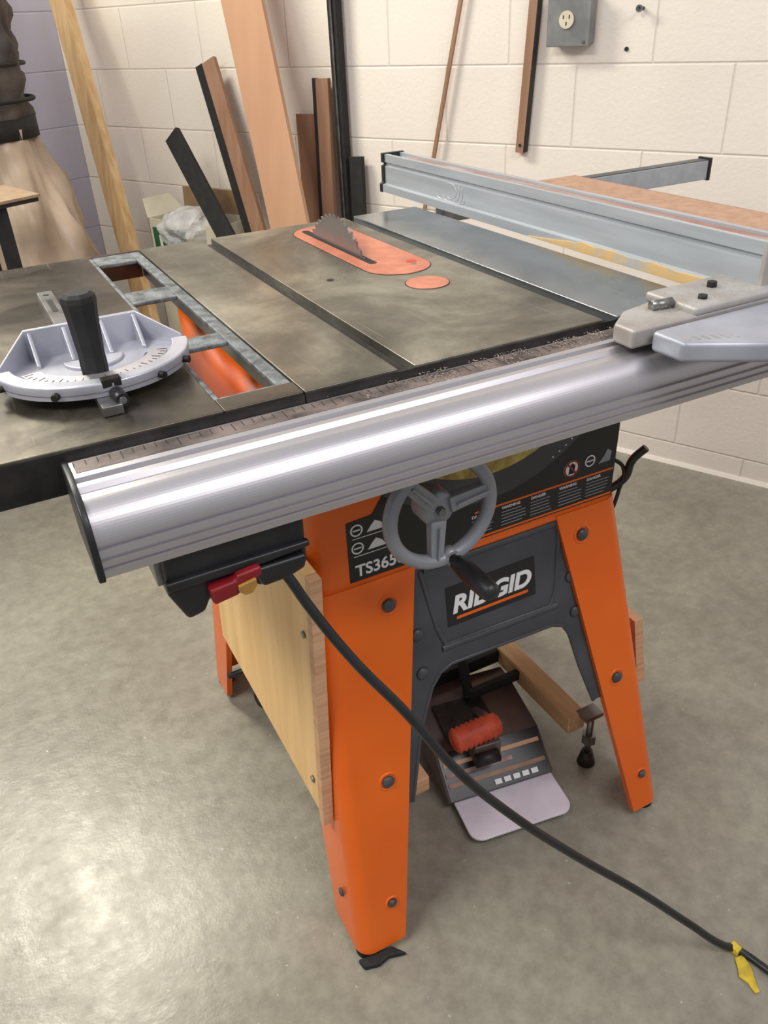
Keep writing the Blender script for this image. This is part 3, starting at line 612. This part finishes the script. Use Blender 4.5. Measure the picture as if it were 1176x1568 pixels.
# dust collector
dc=empty('dust_collector')
c=Vector((-.24,2.51,0))
prof=[(.001,.10),(.24,.10)]+[(r,z) for z,r in [(.15,.28),(.2,.31),(.25,.325),(.3,.33),(.35,.335),(.4,.335),(.45,.33),(.5,.325),(.55,.315),(.6,.30),(.65,.29),(.70,.275),(.75,.26),(.80,.24),(.85,.225),(.9,.215),(.96,.20)]]
lathe('lower_bag',c,(0,0,1),prof,'dbag',dc,seg=140,disp=.04,dsc=11)
lathe('drum_band',c,(0,0,1),[(.205,.93),(.215,.93),(.215,.99),(.205,.99)],'blackm',dc,seg=48)
prof=[(.205+.008*math.sin(i*1.3)-(.004*max(0,i-30)),.97+i*.02) for i in range(46)]+[(.06,1.90),(.001,1.91)]
lathe('upper_bag',c,(0,0,1),prof,'canvas',dc,seg=120,disp=.035,dsc=12)
torus('strap_band',c+Vector((0,0,1.04)),(0,0,1),.222,.007,'blackm',dc)
torus('strap_band_upper',c+Vector((0,0,1.14)),(0,0,1),.218,.006,'blackm',dc)
boxes('collector_base',[(c.x-.25,c.x+.25,c.y-.25,c.y+.25,.04,.10)],'blackm',dc,.01)
for a in(-1,1):
    for b_ in(-1,1): cyl('collector_caster',(c.x+a*.2-.012,c.y+b_*.2,.022),(c.x+a*.2+.012,c.y+b_*.2,.022),.022,.022,'blackm',dc)
# small work table
wt=empty('work_table')
A=Vector((-.13,1.90));d1=Vector((-.27,.96));d2=Vector((-.89,-.46)).normalized()
q=[A,A+d1*.26,A+d1*.26+d2*.8,A+d2*.8]
prism('table_board',[tuple(p) for p in q],'Z',.826,.834,'bench',wt,.001)
qq=[A+d1*.005+d2*.006,A+d1*.255+d2*.006,A+d1*.255+d2*.79,A+d1*.005+d2*.79]
prism('table_frame',[tuple(p) for p in qq],'Z',.815,.826,'blackm',wt,.001)
for i,p in enumerate((A+d1*.04+d2*.12,A+d1*.22+d2*.12,A+d1*.22+d2*.74,A+d1*.04+d2*.74)): boxes('table_leg_%d'%i,[(p.x-.02,p.x+.02,p.y-.02,p.y+.02,0,.815)],'blackm',wt,.002)
# ------------------------------------------------------------ lights
def area(name,loc,target,sx,sy,power,col):
    l=bpy.data.lights.new(name,'AREA');l.shape='RECTANGLE';l.size=sx;l.size_y=sy;l.energy=power;l.color=col
    o=bpy.data.objects.new(name,l);o.location=loc;o.rotation_euler=(Vector(target)-Vector(loc)).to_track_quat('-Z','Y').to_euler();S.collection.objects.link(o);return o
area('ceiling_light_back',(-.75,2.3,2.5),(-.45,1.7,0),.4,1.3,70,(1,.95,.79))
area('ceiling_light_left',(-1.5,.0,2.5),(-.6,.2,0),1.2,.4,42,(1,.97,.88))
area('ceiling_light_front',(.6,-1.4,2.6),(.7,.4,.6),1.4,.6,26,(1,.96,.97))
w=bpy.data.worlds.new('world');S.world=w;w.use_nodes=True;w.node_tree.nodes['Background'].inputs[0].default_value=(.95,.955,1,1);w.node_tree.nodes['Background'].inputs[1].default_value=.45
# ------------------------------------------------------------ camera
cd=bpy.data.cameras.new('camera');cd.sensor_fit='VERTICAL';cd.sensor_height=36;cd.sensor_width=27;cd.lens=36*1232.9/1568;cd.clip_start=.02
co=bpy.data.objects.new('camera',cd);S.collection.objects.link(co);S.camera=co
co.matrix_world=Matrix.Translation((-.3743,-.6753,1.2162))@Matrix.Rotation(-.4575,4,'Z')@Matrix.Rotation(1.0190,4,'X')@Matrix.Rotation(-.0518,4,'Z')
